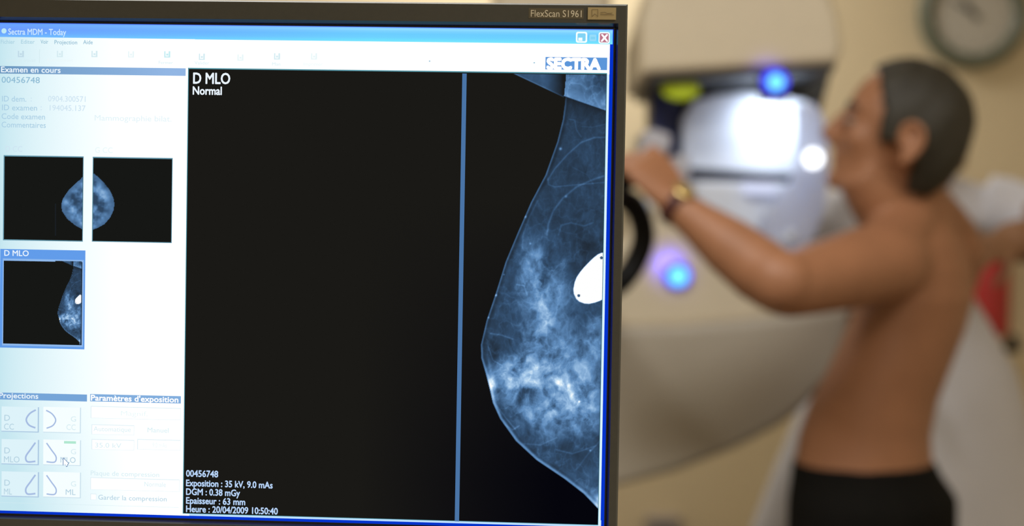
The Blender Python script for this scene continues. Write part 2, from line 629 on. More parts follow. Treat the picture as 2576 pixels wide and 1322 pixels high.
BLOBS = [(1352, 660, 38, 60, .24), (1330, 730, 40, 60, .2), (1378, 800, 46, 80, .30), (1345, 870, 50, 60, .2), (1300, 930, 55, 48, .33), (1278, 975, 34, 50, .30),
         (1400, 955, 70, 70, .36), (1345, 1030, 60, 45, .30), (1432, 1020, 50, 50, .32), (1465, 900, 50, 80, .16), (1490, 1010, 40, 70, .20), (1420, 1080, 70, 30, .14), (1400, 700, 40, 60, .14), (1480, 1230, 30, 40, .18), (1500, 860, 30, 80, .14)]
RAMP_K = np.array([0, .08, .3, .55, .8, .95, 1.05])
RAMP = np.array([[22, 22, 22], [30, 38, 48], [52, 80, 112], [96, 140, 188], [160, 196, 232], [215, 236, 250], [255, 255, 255]], float)
def scan_level(X, Y):
    sy = np.array([p[1] for p in SKIN], float)
    sx = np.array([p[0] for p in SKIN], float)
    ed = np.interp(Y, sy, sx)
    sl = np.interp(Y + 6, sy, sx) - np.interp(Y - 6, sy, sx)
    d = (X - ed) / np.sqrt(1 + (sl / 12.0) ** 2)
    d = np.where(Y < 240, X - 1424, d)
    wx = (fbm(X / 60, Y / 60, 11) - .5) * 60
    wy = (fbm(X / 60, Y / 60, 21) - .5) * 60
    n1 = fbm((X + wx) / 42, (Y + wy) / 42, 31)
    n2 = fbm((X + wx * .5) / 16, (Y + wy * .5) / 22, 41)
    rd = ridge((X + wx) / 70, (Y + wy) / 90, 51) * .5 + ridge((X - wx) / 34, (Y + wy) / 46, 61) * .6 + ridge((X + wx * .4) / 18, (Y + wy * .4) / 30, 71) * .35
    I = .13 + .13 * n2 + .03 * np.clip((Y - 400) / 500, 0, 1)
    I = I + rd * (.07 + .05 * np.clip((Y - 500) / 200, 0, 1))
    dens = 0
    for cx, cy, ax, ay, a in BLOBS:
        dens = dens + a * np.exp(-((X - cx) / ax) ** 2 - ((Y - cy) / ay) ** 2)
    I = I + dens * np.clip(.1 + 1.9 * (n1 - .14) + .9 * (n2 - .5), 0, 2.0) * 1.12
    # darker fat lobes
    I = I - .11 * np.exp(-((X - 1240) / 22) ** 2 - ((Y - 880) / 45) ** 2) - .08 * np.exp(-((X - 1470) / 40) ** 2 - ((Y - 620) / 70) ** 2) - .07 * np.exp(-((X - 1450) / 50) ** 2 - ((Y - 1110) / 40) ** 2) - .07 * np.exp(-((X - 1265) / 30) ** 2 - ((Y - 1045) / 30) ** 2)
    for P, w, a in VEINS:
        I = I + a * np.exp(-(segdist(X, Y, P) / w) ** 2)
    # skin line, thicker below
    lo = np.clip((Y - 860) / 120, 0, 1)
    sk = 2.6 + 1.9 * lo
    I = I * np.clip(.35 + d / 22, 0, 1) + (.27 + .15 * lo) * np.exp(-((d - sk * .6) / sk) ** 2)
    I = I + .6 * np.exp(-((X - 1238 - (Y - 965) * .16) / 9) ** 2 - ((Y - 965) / 36) ** 2) * np.clip(.4 + n2, 0, 1.2)
    # brighter patch at the lower chest wall
    I = I + .5 * np.exp(-((X - 1506) / 10) ** 2 - ((Y - 1262) / 20) ** 2)
    # dark band below the skin fold
    fold = 243 + (X - 1419) * .36 - .0001 * (X - 1419) ** 2
    I = I * np.where(Y > fold, 1 - .55 * np.exp(-(Y - fold) / 26.0), 1)
    for cx, cy, r, a in DOTS:
        I = I + a * np.exp(-(((X - cx) ** 2 + (Y - cy) ** 2) / (r * r)))
    I = np.where(d > -0.5, I, 0) * np.clip(d + .8, 0, 1)
    # bright fold at the top right corner
    top = .40 + .26 * (n1 - .5) + rd * .16 + .16 * np.exp(-(fold - Y) / 18.0) - .22 * np.exp(-((X - 1512) / 30) ** 2 - ((Y - 205) / 38) ** 2)
    fx = 1419 + (243 - Y) * .1
    tmask = (Y < fold) & (X > fx)
    I = np.where(tmask, top * np.clip((fold - Y) / 3, 0, 1), I)
    # arm wedge left of it
    wl = 1288 + (Y - 184) * 2.12
    wedge = (.34 + .25 * (n1 - .5)) * np.clip((1424 - X) / 60, 0.12, 1) + .18 * np.exp(-((X - wl) / 6) ** 2)
    I = np.where((X > wl) & (X <= fx) & (Y < 246), wedge * np.clip((X - wl) / 3, 0, 1), I)
    # metal marker plate
    m = np.clip(.5 + np.where(inpoly(X, Y, MARK), 1, -1) * segdist(X, Y, MARK + MARK[:1]) / 2.0, 0, 1)
    I = I * (1 - m) + 1.1 * m
    for cx, cy in ((1513, 648), (1456, 743)):
        I = np.where((X - cx) ** 2 + (Y - cy) ** 2 < 14, .35, I)
    return np.clip(I, 0, 1.1)
def scan_pic(X, Y):
    I = scan_level(X, Y)
    c = np.stack([np.interp(I, RAMP_K, RAMP[:, k]) for k in range(3)], -1)
    w = np.clip(I / .08, 0, 1)[..., None]
    return lin_np(c * w + black_rgb(X, Y) * (1 - w))
px_grid('breast_scan', 1200, 184.5, 1503.5, 1314, 1.3, scan_pic, 4)
M_line = glow('guide_line_blue', (74, 116, 166), 1.0)
u0, w1 = S(1166, 185)
u1, w0 = S(1143, 1310)
um, _ = S(1177, 185)
bm = quad_bm((u0 + u1) / 2 - .0002, w0, (u0 + u1) / 2 + (um - u0) - .0002, w1, -LAY * 4)
from_bm('guide_line', mon_local(bm), M_line, scr, local=True)

M_txt = glow('scan_text', (236, 246, 255), 1.0)
M_txt2 = glow('scan_text_blue', (186, 214, 250), 1.0)
word('lettering', 'D MLO', 487, 210, 579, 27, M_txt, 5, .022)
word('lettering', 'Normal', 486, 237.5, 558, 20, M_txt, 5, .026)
for s, yb, x1 in (('00456748', 1197, 549), ('Exposition : 35 kV, 9.0 mAs', 1221, 686), ('DGM : 0.38 mGy', 1243, 604), ('Epaisseur : 63 mm', 1265, 617), ('Heure : 20/04/2009 10:50:40', 1286, 699)):
    word('lettering', s, 469, yb, x1, 16, M_txt2, 5, .024)

# --- title bar text, buttons
word('lettering', 'Sectra MDM - Today', 22, 87, 167, 15, glow('title_text', (205, 232, 255), 1.0), 5, .012)
u, w = S(11, 78)
bm = bmesh.new()
b2 = bmesh.new()
bmesh.ops.create_circle(b2, cap_ends=True, segments=24, radius=.0016)
b2.transform(Matrix.Translation((u, -LAY * 5, w)) @ Matrix.Rotation(math.pi / 2, 4, 'X'))
merge(bm, b2)
from_bm('window_icon', mon_local(bm), glow('icon_pale', (190, 232, 245), 1.0), scr, local=True)
M_bw = glow('button_white', (235, 250, 255), 1.1)
def rquad(name, x0, y0, x1, y1, r, m, lay):
    u0, w1 = S(x0, y0)
    u1, w0 = S(x1, y1)
    r *= SW / 1550
    pts = []
    for cx, cy, a0 in ((u1 - r, w1 - r, 0), (u0 + r, w1 - r, 90), (u0 + r, w0 + r, 180), (u1 - r, w0 + r, 270)):
        for k in range(5):
            a = math.radians(a0 + k * 22.5)
            pts.append((cx + r * math.cos(a), cy + r * math.sin(a)))
    bm = bmesh.new()
    bm.faces.new([bm.verts.new((x, -LAY * lay, z)) for x, z in pts])
    return from_bm(name, mon_local(bm), m, scr, local=True)
rquad('minimize_button', 1449, 80, 1477, 108, 5, M_bw, 5)
rquad('minimize_button', 1453, 84, 1473, 104, 3, glow('button_sky', (130, 212, 245), 1.0), 5.5)
s_quad('minimize_button', 1455, 95, 1465, 103, M_bw, 6)
rquad('restore_button', 1483, 87, 1500, 104, 3, glow('button_pale', (150, 220, 250), 1.0), 5)
s_quad('restore_button', 1486, 93, 1497, 99, glow('button_sky', (130, 212, 245)), 5.5)
rquad('close_button', 1506, 81, 1534, 110, 5, M_bw, 5)
rquad('close_button', 1509, 84, 1531, 107, 3, glow('button_red', (188, 118, 138), 1.0), 5.5)
word('close_cross', 'X', 1512, 104, 1529, 17, glow('button_cross', (255, 245, 248), 1.1), 6, .05)
s_quad('logo_panel', 1372.5, 143.5, 1527, 176.5, glow('logo_blue', (92, 150, 218), 1.0), 5)
word('logo_lettering', 'SECTRA', 1377, 173, 1509, 26, glow('logo_white', (255, 255, 255), 1.1), 6, .075)

# --- menus, toolbar
M_menu = glow('menu_text', (150, 192, 212), 1.0)
M_menu2 = glow('menu_text_pale', (172, 210, 226), 1.0)
for s, x0, x1, yb, mm in (('Fichier', 3, 38, 110, M_menu2), ('Editer', 54, 88, 110, M_menu2), ('Voir', 103, 122, 110, M_menu), ('Projection', 138, 195, 111, M_menu), ('Aide', 210, 234, 111, M_menu)):
    word('lettering', s, x0, yb, x1, 10, mm, 5, .01)
M_f1 = glow('faint_a', (178, 208, 224), 1.0)
M_f2 = glow('faint_b', (214, 236, 242), 1.0)
M_f3 = glow('faint_c', (234, 247, 249), 1.0)
def icon(x, y, m):
    """little toolbar pictogram: page outline with a bar"""
    bm = bmesh.new()
    for (a, b, c, d) in ((-7, -8, -4, 8), (-7, 5, 7, 8), (4, -8, 8, 8), (-2, -2, 3, 3)):
        u0, w1 = S(x + a, y + b)
        u1, w0 = S(x + c, y + d)
        merge(bm, quad_bm(u0, w0, u1, w1, -LAY * 5))
    return from_bm('toolbar_icon', mon_local(bm), m, scr, local=True)
for x, y, m in ((53, 136, glow('faint_e', (192, 218, 232))), (151, 136, M_f2), (238, 136, M_f2), (330, 137, M_f3), (421, 137, glow('faint_d', (196, 236, 242), 1)), (508, 143, M_f2), (605, 145, M_f3), (697, 142, M_f2), (790, 142, M_f3)):
    icon(x, y, m)
s_quad('toolbar_divider', 99.5, 124, 101, 158, M_f2, 5)
for s, x0, x1, yb, m in (('Liste de travail', 18, 90, 155, M_f2), ('Retraitement', 120, 184, 155, M_f3), ('Fermer', 400, 436, 161, M_f2), ('Valider', 490, 527, 162, M_f2), ('Man', 685, 706, 165, M_f2), ('Imprimer', 764, 812, 165, M_f3)):
    word('lettering', s, x0, yb, x1, 8, m, 5, .0)
for x, y in ((1081, 154), (1344, 158)):
    s_quad('toolbar_mark', x - 1.6, y - 1.6, x + 1.6, y + 1.6, M_menu, 5)

# --- side panel
def hdr_pic(X, Y):
    t = np.clip(X / 420, 0, 1)[..., None]
    return lin_np(np.array([108, 152, 192.0]) * (1 - t) + np.array([146, 182, 228.0]) * t)
px_grid('panel_header', -4, 166, 467.5, 191, 16, hdr_pic, 4)
M_hw = glow('header_text', (238, 248, 255), 1.0)
word('lettering', 'Examen en cours', 4, 181.5, 153, 14, M_hw, 5, .016)
M_id = glow('panel_text', (140, 186, 212), 1.0)
M_id2 = glow('panel_text_pale', (170, 206, 228), 1.0)
M_id3 = glow('panel_text_faint', (206, 228, 242), 1.0)
word('lettering', '00456748', 5, 208, 101, 15, M_id, 5, .004)
for s, x0, x1, yb, m in (('ID dem.', 6, 67, 255, M_id2), (':', 78, 81, 255, M_id3), ('0904.300571', 122, 216, 255, M_id3), ('ID examen', 6, 94, 277, M_id2), (':', 103, 106, 277, M_id3), ('194045.137', 126, 216, 278, M_id3),
                         ('Code examen', 5, 114, 299, M_id2), ('Mammographie bilat.', 239, 432, 303, glow('panel_text_ghost', (228, 243, 248), 1)), ('Commentaires', 5, 116, 320, M_id2), ('D CC', 15, 57, 381, M_id3), ('G CC', 240, 284, 384, M_f3)):
    word('lettering', s, x0, yb, x1, 14, m, 5, .004)

def cc_pic(side):
    ys = np.array([440, 450, 462, 480, 500, 515, 530, 550, 566, 574, 580], float)
    if side < 0:
        xs = np.array([212, 204, 190, 172, 159, 155, 157, 170, 190, 204, 215], float)
    else:
        xs = np.array([238, 250, 262, 276, 286, 288.5, 287, 278, 264, 250, 236], float)
        ys = ys - 3
    def f(X, Y):
        ed = np.interp(Y, ys, xs)
        d = (X - ed) if side < 0 else (ed - X)
        n = fbm(X / 17, Y / 17, 81 + side, 3)
        r = np.clip(d / 30, 0, 1)
        I = .40 + .9 * (n - .5) * r + .10 * r - .10 * np.exp(-((d - 40) / 14.0) ** 2)
        if side < 0:
            I = I + .22 * np.exp(-((X - 168) / 9) ** 2 - ((Y - 508) / 8) ** 2)
        else:
            I = I + .22 * np.exp(-((X - 262) / 12) ** 2 - ((Y - 490) / 10) ** 2) - .1 * np.exp(-((X - 268) / 8) ** 2 - ((Y - 465) / 10) ** 2)
        I = np.where((d > 0) & (Y > ys[0]) & (Y < ys[-1]), np.clip(I, .25, .75), 0)
        if side < 0:
            I = np.maximum(I, .07 * np.exp(-((X - 140.5) / 1.6) ** 2) * ((Y > 512) & (Y < 592)))
        c = np.stack([np.interp(I, RAMP_K, RAMP[:, k]) for k in range(3)], -1)
        w = np.clip(I / .08, 0, 1)[..., None]
        return lin_np(c * w + np.array([22, 23, 21.0]) * (1 - w))
    return f
M_tb = glow('thumb_border', (100, 150, 170), 1.0)
M_th = glow('thumb_black', (22, 23, 21), 1.0)
s_quad('thumbnail_frame', 10, 390, 209, 607.5, M_tb, 4)
s_quad('thumbnail_picture', 12.5, 393, 207.5, 605, M_th, 4.5)
px_grid('thumbnail_scan', 130, 430, 207, 600, 1.4, cc_pic(-1), 5)
s_quad('thumbnail_frame', 234, 394, 432.5, 611, M_tb, 4)
s_quad('thumbnail_picture', 236, 397, 431, 609, M_th, 4.5)
px_grid('thumbnail_scan', 236, 430, 300, 600, 1.4, cc_pic(1), 5)
s_quad('selected_thumbnail', 1.5, 625.5, 213, 878, glow('select_blue', (98, 156, 234), 1.0), 4)
s_quad('selected_thumbnail', 8, 649.5, 209.5, 872.5, glow('select_pale', (142, 184, 236), 1.0), 4.3)
s_quad('thumbnail_picture', 10.5, 655, 206, 867.5, M_th, 4.6)
word('lettering', 'D MLO', 12, 642.5, 73, 14, M_hw, 5, .012)
def mini(X, Y):
    I = scan_level((X - 10.5) / 194.5 * 1052 + 475, (Y - 656) / 211 * 1142 + 178)
    w = np.clip(I / .08, 0, 1)[..., None]
    return lin_np(np.stack([np.interp(I, RAMP_K, RAMP[:, k]) for k in range(3)], -1) * w + np.array([22, 23, 21.0]) * (1 - w))
px_grid('thumbnail_scan', 140, 655.5, 204.5, 866, 1.3, mini, 5)
px_grid('panel_header', -4, 986, 219.5, 1009, 16, lambda X, Y: lin_np(np.array([118, 165, 216.0])) + 0 * X[..., None], 4)
word('lettering', 'Projections', -1, 999.5, 97, 13, M_hw, 5, .016)
px_grid('panel_header', 227.5, 990, 455.5, 1014, 16, lambda X, Y: lin_np(np.array([130, 174, 222.0])) + 0 * X[..., None], 4)
word('lettering', "Paramètres d'exposition", 230, 1006, 449, 14, glow('logo_white', (255, 255, 255)), 5, .026)

M_bt = glow('tile_face', (222, 243, 250), 1.0)
M_bt2 = glow('tile_face_pale', (244, 252, 254), 1.02)
M_bs = glow('tile_shade', (172, 200, 226), 1.0)
M_bs2 = glow('tile_shade_pale', (204, 226, 238), 1.0)
M_cur = glow('tile_curve', (166, 188, 226), 1.0)
def ribbon(name, P, w, m, lay):
    """flat drawn stroke through photo-pixel points"""
    pts = [Vector((x, y, 0)) for x, y in P]
    pts, _ = spline(pts, [1] * len(pts), 5)
    bm = bmesh.new()
    rows = []
    for i, p in enumerate(pts):
        t = (pts[min(i + 1, len(pts) - 1)] - pts[max(i - 1, 0)]).normalized()
        n = Vector((-t.y, t.x, 0)) * w / 2
        a, b = S(p.x + n.x, p.y + n.y), S(p.x - n.x, p.y - n.y)
        rows.append((bm.verts.new((a[0], -LAY * lay, a[1])), bm.verts.new((b[0], -LAY * lay, b[1]))))
    for a, b in zip(rows[:-1], rows[1:]):
        bm.faces.new((a[0], a[1], b[1], b[0]))
    return from_bm(name, mon_local(bm), m, scr, local=True)
for r, (y0, nm) in enumerate(((1021, 'CC'), (1103, 'MLO'), (1184, 'ML'))):
    s_quad('projection_tile', 5, y0, 98.5, y0 + 66, M_bs, 4)
    s_quad('projection_tile', 5, y0, 95.5, y0 + 63.5, M_bt, 4.4)
    s_quad('projection_tile', 110, y0 + 1, 204, y0 + 68, M_bs2, 4)
    s_quad('projection_tile', 110, y0 + 1, 201.5, y0 + 66, M_bt2, 4.4)
    word('lettering', 'D', 12, y0 + 36, 26, 15, M_f1, 5)
    word('lettering', nm, 11, y0 + 58, {'CC': 36, 'MLO': 50, 'ML': 31}[nm], 15, M_f1, 5)
    word('lettering', 'G', 179, y0 + 38, 192, 13, M_f2, 5)
    word('lettering', nm, {'CC': 168, 'MLO': 153, 'ML': 166}[nm], y0 + 59, 191, 14, M_f1 if r else M_f2, 5)
    if r == 0:
        A = [(91, y0 + 9), (76, y0 + 18), (67, y0 + 33), (74, y0 + 47), (90, y0 + 54)]
    else:
        A = [(90, y0 + 9), (78, y0 + 26), (66, y0 + 44), (70, y0 + 57), (90, y0 + 56)]
    ribbon('breast_outline', A, 4.2, M_cur, 5)
    ribbon('breast_outline', [(208 - x, y + 1) for x, y in A], 3.4, M_cur, 5)
s_quad('ready_mark', 162, 1108, 192, 1115, glow('ready_green', (176, 232, 208), 1.0), 5)
def poly(name, P, m, lay):
    bm = bmesh.new()
    f = bm.faces.new([bm.verts.new((u, -LAY * lay, w)) for u, w in (S(x, y) for x, y in P)])
    bmesh.ops.triangulate(bm, faces=[f])
    return from_bm(name, mon_local(bm), m, scr, local=True)
ptr = [(0, 0), (0, 19), (4.5, 15), (7.5, 22), (11, 20.5), (8, 14), (14, 14)]
poly('mouse_pointer', [(159 + x * 1.15, 1148 + y * 1.15) for x, y in ptr], glow('pointer_dark', (110, 145, 185), 1.0), 6)
poly('mouse_pointer', [(161 + x * .85, 1152 + y * .85) for x, y in ptr], M_white, 6.5)
M_box = glow('field_edge', (226, 240, 246), 1.0)
def field(x0, y0, x1, y1):
    s_quad('input_field', x0, y0, x1, y1, M_box, 4)
    s_quad('input_field', x0 + 2, y0 + 2, x1 - 1, y1 - 1, M_white, 4.4)
field(229, 1020, 455, 1056)
field(231, 1066, 338, 1094)
field(231, 1103, 338, 1132)
field(346, 1103, 455, 1132)
field(228, 1199, 452, 1236)
field(228, 1240, 243, 1256)
for s, x0, x1, yb, m in (('Magnif.', 305, 372, 1044, M_f3), ('Automatique', 236, 330, 1083, M_f2), ('Manuel', 372, 425, 1086, M_f2), ('35.0 kV', 240, 306, 1124, M_f2), ('9.0 mAs', 384, 420, 1124, M_f3),
                         ('Plaque de compression', 229, 401, 1194, M_f2), ('Normale', 364, 418, 1222, M_f2), ('Garder la compression', 248, 420, 1255, M_f1)):
    word('lettering', s, x0, yb, x1, 12, m, 5)
s_quad('panel_divider', -4, 1262, 450, 1275.5, M_f2, 4)

# --- writing and badge on the bezel
M_ink = mat('bezel_ink', (210, 200, 175), 0.5)
M_inkbg = mat('bezel_label', (86, 78, 58), 0.5)
def bez_quad(name, x0, y0, x1, y1, m, up, par):
    u0, w1 = S(x0, y0)
    u1, w0 = S(x1, y1)
    bm = bmesh.new()
    bm_box(bm, (u0, -.0042 - up, w0), (u1, -.0042 + .0002, w1))
    return from_bm(name, mon_local(bm), m, par, local=True)
bez_quad('name_strip', 1331, 23, 1468, 50, M_inkbg, .00008, bez)
word('lettering', 'FlexScan S1961', 1336, 44.5, 1463, 17, M_ink, 200, 0, bez)
bad = bez_quad('badge', 1479, 21.5, 1549, 52.5, mat('badge_gold', (178, 160, 118), 0.35, 0.3), .0005, bez)
M_bi = mat('badge_ink', (110, 92, 62), 0.5)
def bad_strip(P, w):
    pts = [S(x, y) for x, y in P]
    for (a, b), (c, d) in zip(pts[:-1], pts[1:]):
        pass
bm = bmesh.new()
def strip(P, w):
    for (x0, y0), (x1, y1) in zip(P[:-1], P[1:]):
        a, b = Vector(S(x0, y0)), Vector(S(x1, y1))
        t = (b - a).normalized()
        n = Vector((-t.y, t.x)) * w * .00012
        y = -.0042 - .00075
        bm.faces.new([bm.verts.new((q.x, y, q.y)) for q in (a + n, b + n, b - n, a - n)])
strip([(1489, 27), (1504, 27), (1504, 45), (1496, 38), (1489, 45), (1489, 27)], 1.0)
strip([(1510, 35), (1520, 34), (1528, 37), (1540, 36)], 1.2)
strip([(1510, 39), (1518, 40), (1532, 39), (1544, 41)], 1.2)
from_bm('badge_emblem', mon_local(bm), M_bi, bez, local=True)

# ------------------------------------------------------------------ mammography machine
M_cream = mat('machine_cream', (200, 188, 164), 0.4, var=0.02)
M_grey = mat('machine_grey', (164, 156, 142), 0.5, var=0.03, scale=6)
M_dark = mat('machine_dark', (40, 40, 37), 0.45)
M_navy = mat('machine_navy', (40, 58, 120), 0.4)
M_lime = mat('sticker_lime', (190, 214, 40), 0.5)
M_pale = mat('machine_white', (208, 216, 230), 0.35, var=0.02)
M_black2 = mat('handle_rubber', (15, 16, 18), 0.6, spec=0.2)
M_chrome = mat('steel', (200, 202, 206), 0.2, 1.0)
mc_base = at(1440, 661, 2.86)
mc = empty('mammography_machine', (mc_base.x, mc_base.y, 0), 'cream and grey mammography machine with blue lights in front of the patient', 'x-ray machine')
prism('tube_head', [(1611, 186), (1611, 60), (1650, -80), (1770, -170), (1960, -170), (2070, -80), (2112, 40), (2122, 120), (2108, 158)], 2.56, 2.93, M_cream, mc, .015)
prism('head_underside', [(1636, 190), (2104, 160), (2098, 178), (1640, 206)], 2.57, 2.92, M_dark, mc, .003)
prism('rear_panel', [(1634, 170), (2100, 150), (2052, 330), (2052, 480), (1640, 480)], 2.80, 2.9, M_dark, mc, .004)
prism('side_label', [(1638, 196), (1712, 190), (1722, 330), (1700, 400), (1642, 330)], 2.785, 2.805, M_navy, mc, .003)
bm = bmesh.new()
c = at(1712, 224, 2.60)
bm_ball(bm, c, ((.036, 0, 0), (0, .008, 0), (0, 0, .021)))
from_bm('sticker', bm, M_lime, mc, smooth=True)
prism('light_plate', [(1716, 440), (1716, 300), (1745, 252), (1800, 236), (1870, 229), (1950, 236), (2030, 252), (2056, 280), (2062, 430), (1990, 442)], 2.735, 2.76, M_pale, mc, .006)
prism('paddle_edge', [(1728, 420), (2016, 438), (2016, 468), (1728, 456)], 2.68, 2.745, mat('paddle_navy', (20, 27, 48), 0.4), mc, .004)
prism('receptor', [(1690, 466), (1735, 452), (2040, 462), (2030, 560), (1985, 640), (1880, 640), (1760, 560)], 2.64, 2.80, M_pale, mc, .012)
prism('body', [(1470, 640), (1570, 600), (1594, 500), (1640, 496), (1690, 520), (1780, 540), (1990, 630), (2120, 690), (2140, 790), (1990, 800), (1700, 826), (1470, 828)], 2.64, 2.94, M_cream, mc, .014)
prism('lower_cover', [(1440, 818), (1700, 818), (1990, 792), (2140, 770), (2140, 830), (2100, 940), (2010, 1036), (1960, 1072), (1850, 1129), (1700, 1187), (1545, 1226), (1440, 1240)], 2.63, 2.95, M_grey, mc, .016)
M_brk = mat('bracket_grey', (176, 176, 186), 0.4)
prism('bracket', [(1618, 330), (1645, 322), (1690, 338), (1686, 380), (1640, 404), (1618, 398)], 2.60, 2.81, M_brk, mc, .01)
prism('bracket', [(1690, 392), (1736, 386), (1738, 440), (1716, 476), (1694, 460)], 2.60, 2.81, M_brk, mc, .01)
bm = bmesh.new()
cx = mc_base.x
bm_box(bm, (cx - .17, 2.70, .02), (cx + .06, 3.0, 2.05), .03)
from_bm('column', bm, M_cream, mc)
bm = bmesh.new()
bm_box(bm, (cx - .33, 2.5, 0), (cx + .25, 3.1, .04), .012)
from_bm('base_plate', bm, M_grey, mc)
prism('gantry_plate', [(1650, 0), (1900, 0), (1900, 780), (1440, 780), (1440, 680), (1650, 660)], 2.93, 3.02, M_cream, mc, .01)
# handle that the patient grips
WRL = at(1704, 518, 2.22)                        # the gripping wrist
GD = (at(1562, 350, 2.25) - WRL).normalized()
GB = Vector((.45, -.75, .45))
GB = (GB - GD * GB.dot(GD)).normalized()
GT = GD.cross(GB)
if GT.dot(Vector((.3, .7, .5))) < 0:
    GT = -GT
GRIP = WRL + GD * .089 - GB * .0395
HY = 2.33
bm = bmesh.new()
hp = [GRIP + GT * .052, GRIP + GT * .03, GRIP, GRIP - GT * .05, GRIP - GT * .085 + Vector((.0, .006, -.006)), at(1540, 490, 2.27), at(1590, 512, 2.31), at(1613, 555, HY), at(1618, 605, HY), at(1598, 660, HY), at(1560, 710, HY), at(1505, 740, HY + .08), at(1500, 745, 2.66)]
bm_tube(bm, hp, [.0165] * 6 + [.019] * 8, 16, 5)
from_bm('handle', bm, M_black2, mc, smooth=True)
# clear face shield / paddle in front of the plate
def acrylic():
    m = bpy.data.materials.new('clear_acrylic')
    m.use_nodes = True
    nt = m.node_tree
    nt.nodes.remove(nt.nodes['Principled BSDF'])
    tr = nt.nodes.new('ShaderNodeBsdfTransparent')
    tl = nt.nodes.new('ShaderNodeBsdfTranslucent')
    df = nt.nodes.new('ShaderNodeBsdfDiffuse')
    gs = nt.nodes.new('ShaderNodeBsdfGlossy')
    tl.inputs[0].default_value = (.74, .81, 1, 1)
    df.inputs[0].default_value = (.74, .81, 1, 1)
    gs.inputs[1].default_value = .12
    m1 = nt.nodes.new('ShaderNodeMixShader')
    m2 = nt.nodes.new('ShaderNodeMixShader')
    m3 = nt.nodes.new('ShaderNodeMixShader')
    nz = nt.nodes.new('ShaderNodeTexNoise')
    nz.inputs['Scale'].default_value = 40
    mr = nt.nodes.new('ShaderNodeMapRange')
    mr.inputs['To Min'].default_value = .6
    mr.inputs['To Max'].default_value = .8
    nt.links.new(nz.outputs['Fac'], mr.inputs['Value'])
    m1.inputs[0].default_value = .5
    nt.links.new(tl.outputs[0], m1.inputs[1])
    nt.links.new(df.outputs[0], m1.inputs[2])
    nt.links.new(mr.outputs[0], m2.inputs[0])
    nt.links.new(tr.outputs[0], m2.inputs[1])
    nt.links.new(m1.outputs[0], m2.inputs[2])
    m3.inputs[0].default_value = .08
    nt.links.new(m2.outputs[0], m3.inputs[1])
    nt.links.new(gs.outputs[0], m3.inputs[2])
    nt.links.new(m3.outputs[0], nt.nodes['Material Output'].inputs[0])
    return m
M_acr = acrylic()
prism('face_shield', [(2016, 262), (2050, 258), (2072, 290), (2084, 350), (2086, 420), (2078, 510), (2052, 590), (2010, 630), (1972, 640), (1932, 612), (1922, 560), (1955, 500), (2000, 452), (2018, 400)], 2.56, 2.62, M_acr, mc, .006)
for px, py, r, Y in ((1990, 592, .011, 2.56), (1964, 602, .011, 2.57), (1945, 532, .012, 2.58), (1626, 390, .015, 2.592), (1616, 522, .017, 2.632)):  # white balls added in place of small bright highlights
    bm = bmesh.new()
    bm_ball(bm, at(px, py, Y), ((r, 0, 0), (0, r, 0), (0, 0, r)), 16)
    from_bm('highlight_ball', bm, M_pale, mc, smooth=True)
bm = bmesh.new()
bm_ball(bm, at(2046, 398, 2.545), ((.017, 0, 0), (0, .012, 0), (0, 0, .017)), 16)  # added glowing ball, stands in for a blown highlight on the shield
from_bm('shield_highlight', bm, glow('highlight_white', (250, 252, 255), 2.6), mc, smooth=True)
prism('lamp_mount', [(1918, 175), (1986, 170), (1984, 252), (1922, 250)], 2.57, 2.63, M_dark, mc, .006)
prism('highlight_catch', [(1874, 456), (1952, 458), (1954, 485), (1876, 483)], 2.61, 2.66, glow('catch_glow', (222, 228, 255), 1.0), mc, .006)  # catch given a glow in place of the highlight on it

# blue indicator lamps and the collimator's field light
def led(px, py, Y, r, inner, power):
    c = at(px, py, Y)
    bm = bmesh.new()
    bm_ball(bm, c, ((r, 0, 0), (0, .004, 0), (0, 0, r * .9)), 20)
    ring = from_bm('indicator_ring', bm, glow('led_blue', (70, 70, 255), 1.5), mc, smooth=True)
    bm = bmesh.new()
    bm_ball(bm, c + Vector((.001, -.003, -.0015)), ((inner, 0, 0), (0, .004, 0), (0, 0, inner)), 16)
    from_bm('indicator_lamp', bm, glow('led_cyan', (110, 214, 255), 1.7), mc, smooth=True)
    L = bpy.data.lights.new('indicator_glow_fill', 'SPOT')  # added spot before the LED, throws its blue glow back onto the housing
    L.spot_size = math.radians(120)
    L.spot_blend = 1.0
    L.energy = power
    L.color = (.09, .07, 1)
    L.shadow_soft_size = .01
    o = bpy.data.objects.new('indicator_glow_fill', L)
    o.parent = mc
    p = c + Vector((-.014, -.026, .018))
    o.rotation_euler = (math.pi / 2, 0, 0)
    o.location = wm(mc).inverted() @ p
    COL.objects.link(o)
led(1950, 205, 2.552, .0245, .014, .06)
led(1704, 692, 2.628, .026, .017, .32)
L = bpy.data.lights.new('field_light', 'AREA')
L.shape = 'DISK'
L.size = .05
L.energy = 0.4
L.color = (.80, .88, 1)
o = bpy.data.objects.new('field_light', L)
COL.objects.link(o)
p = at(1955, 266, 2.665)
o.parent = mc
o.location = wm(mc).inverted() @ p
o.rotation_euler = (Vector((0.02, .14, -.14))).to_track_quat('-Z', 'Y').to_euler()

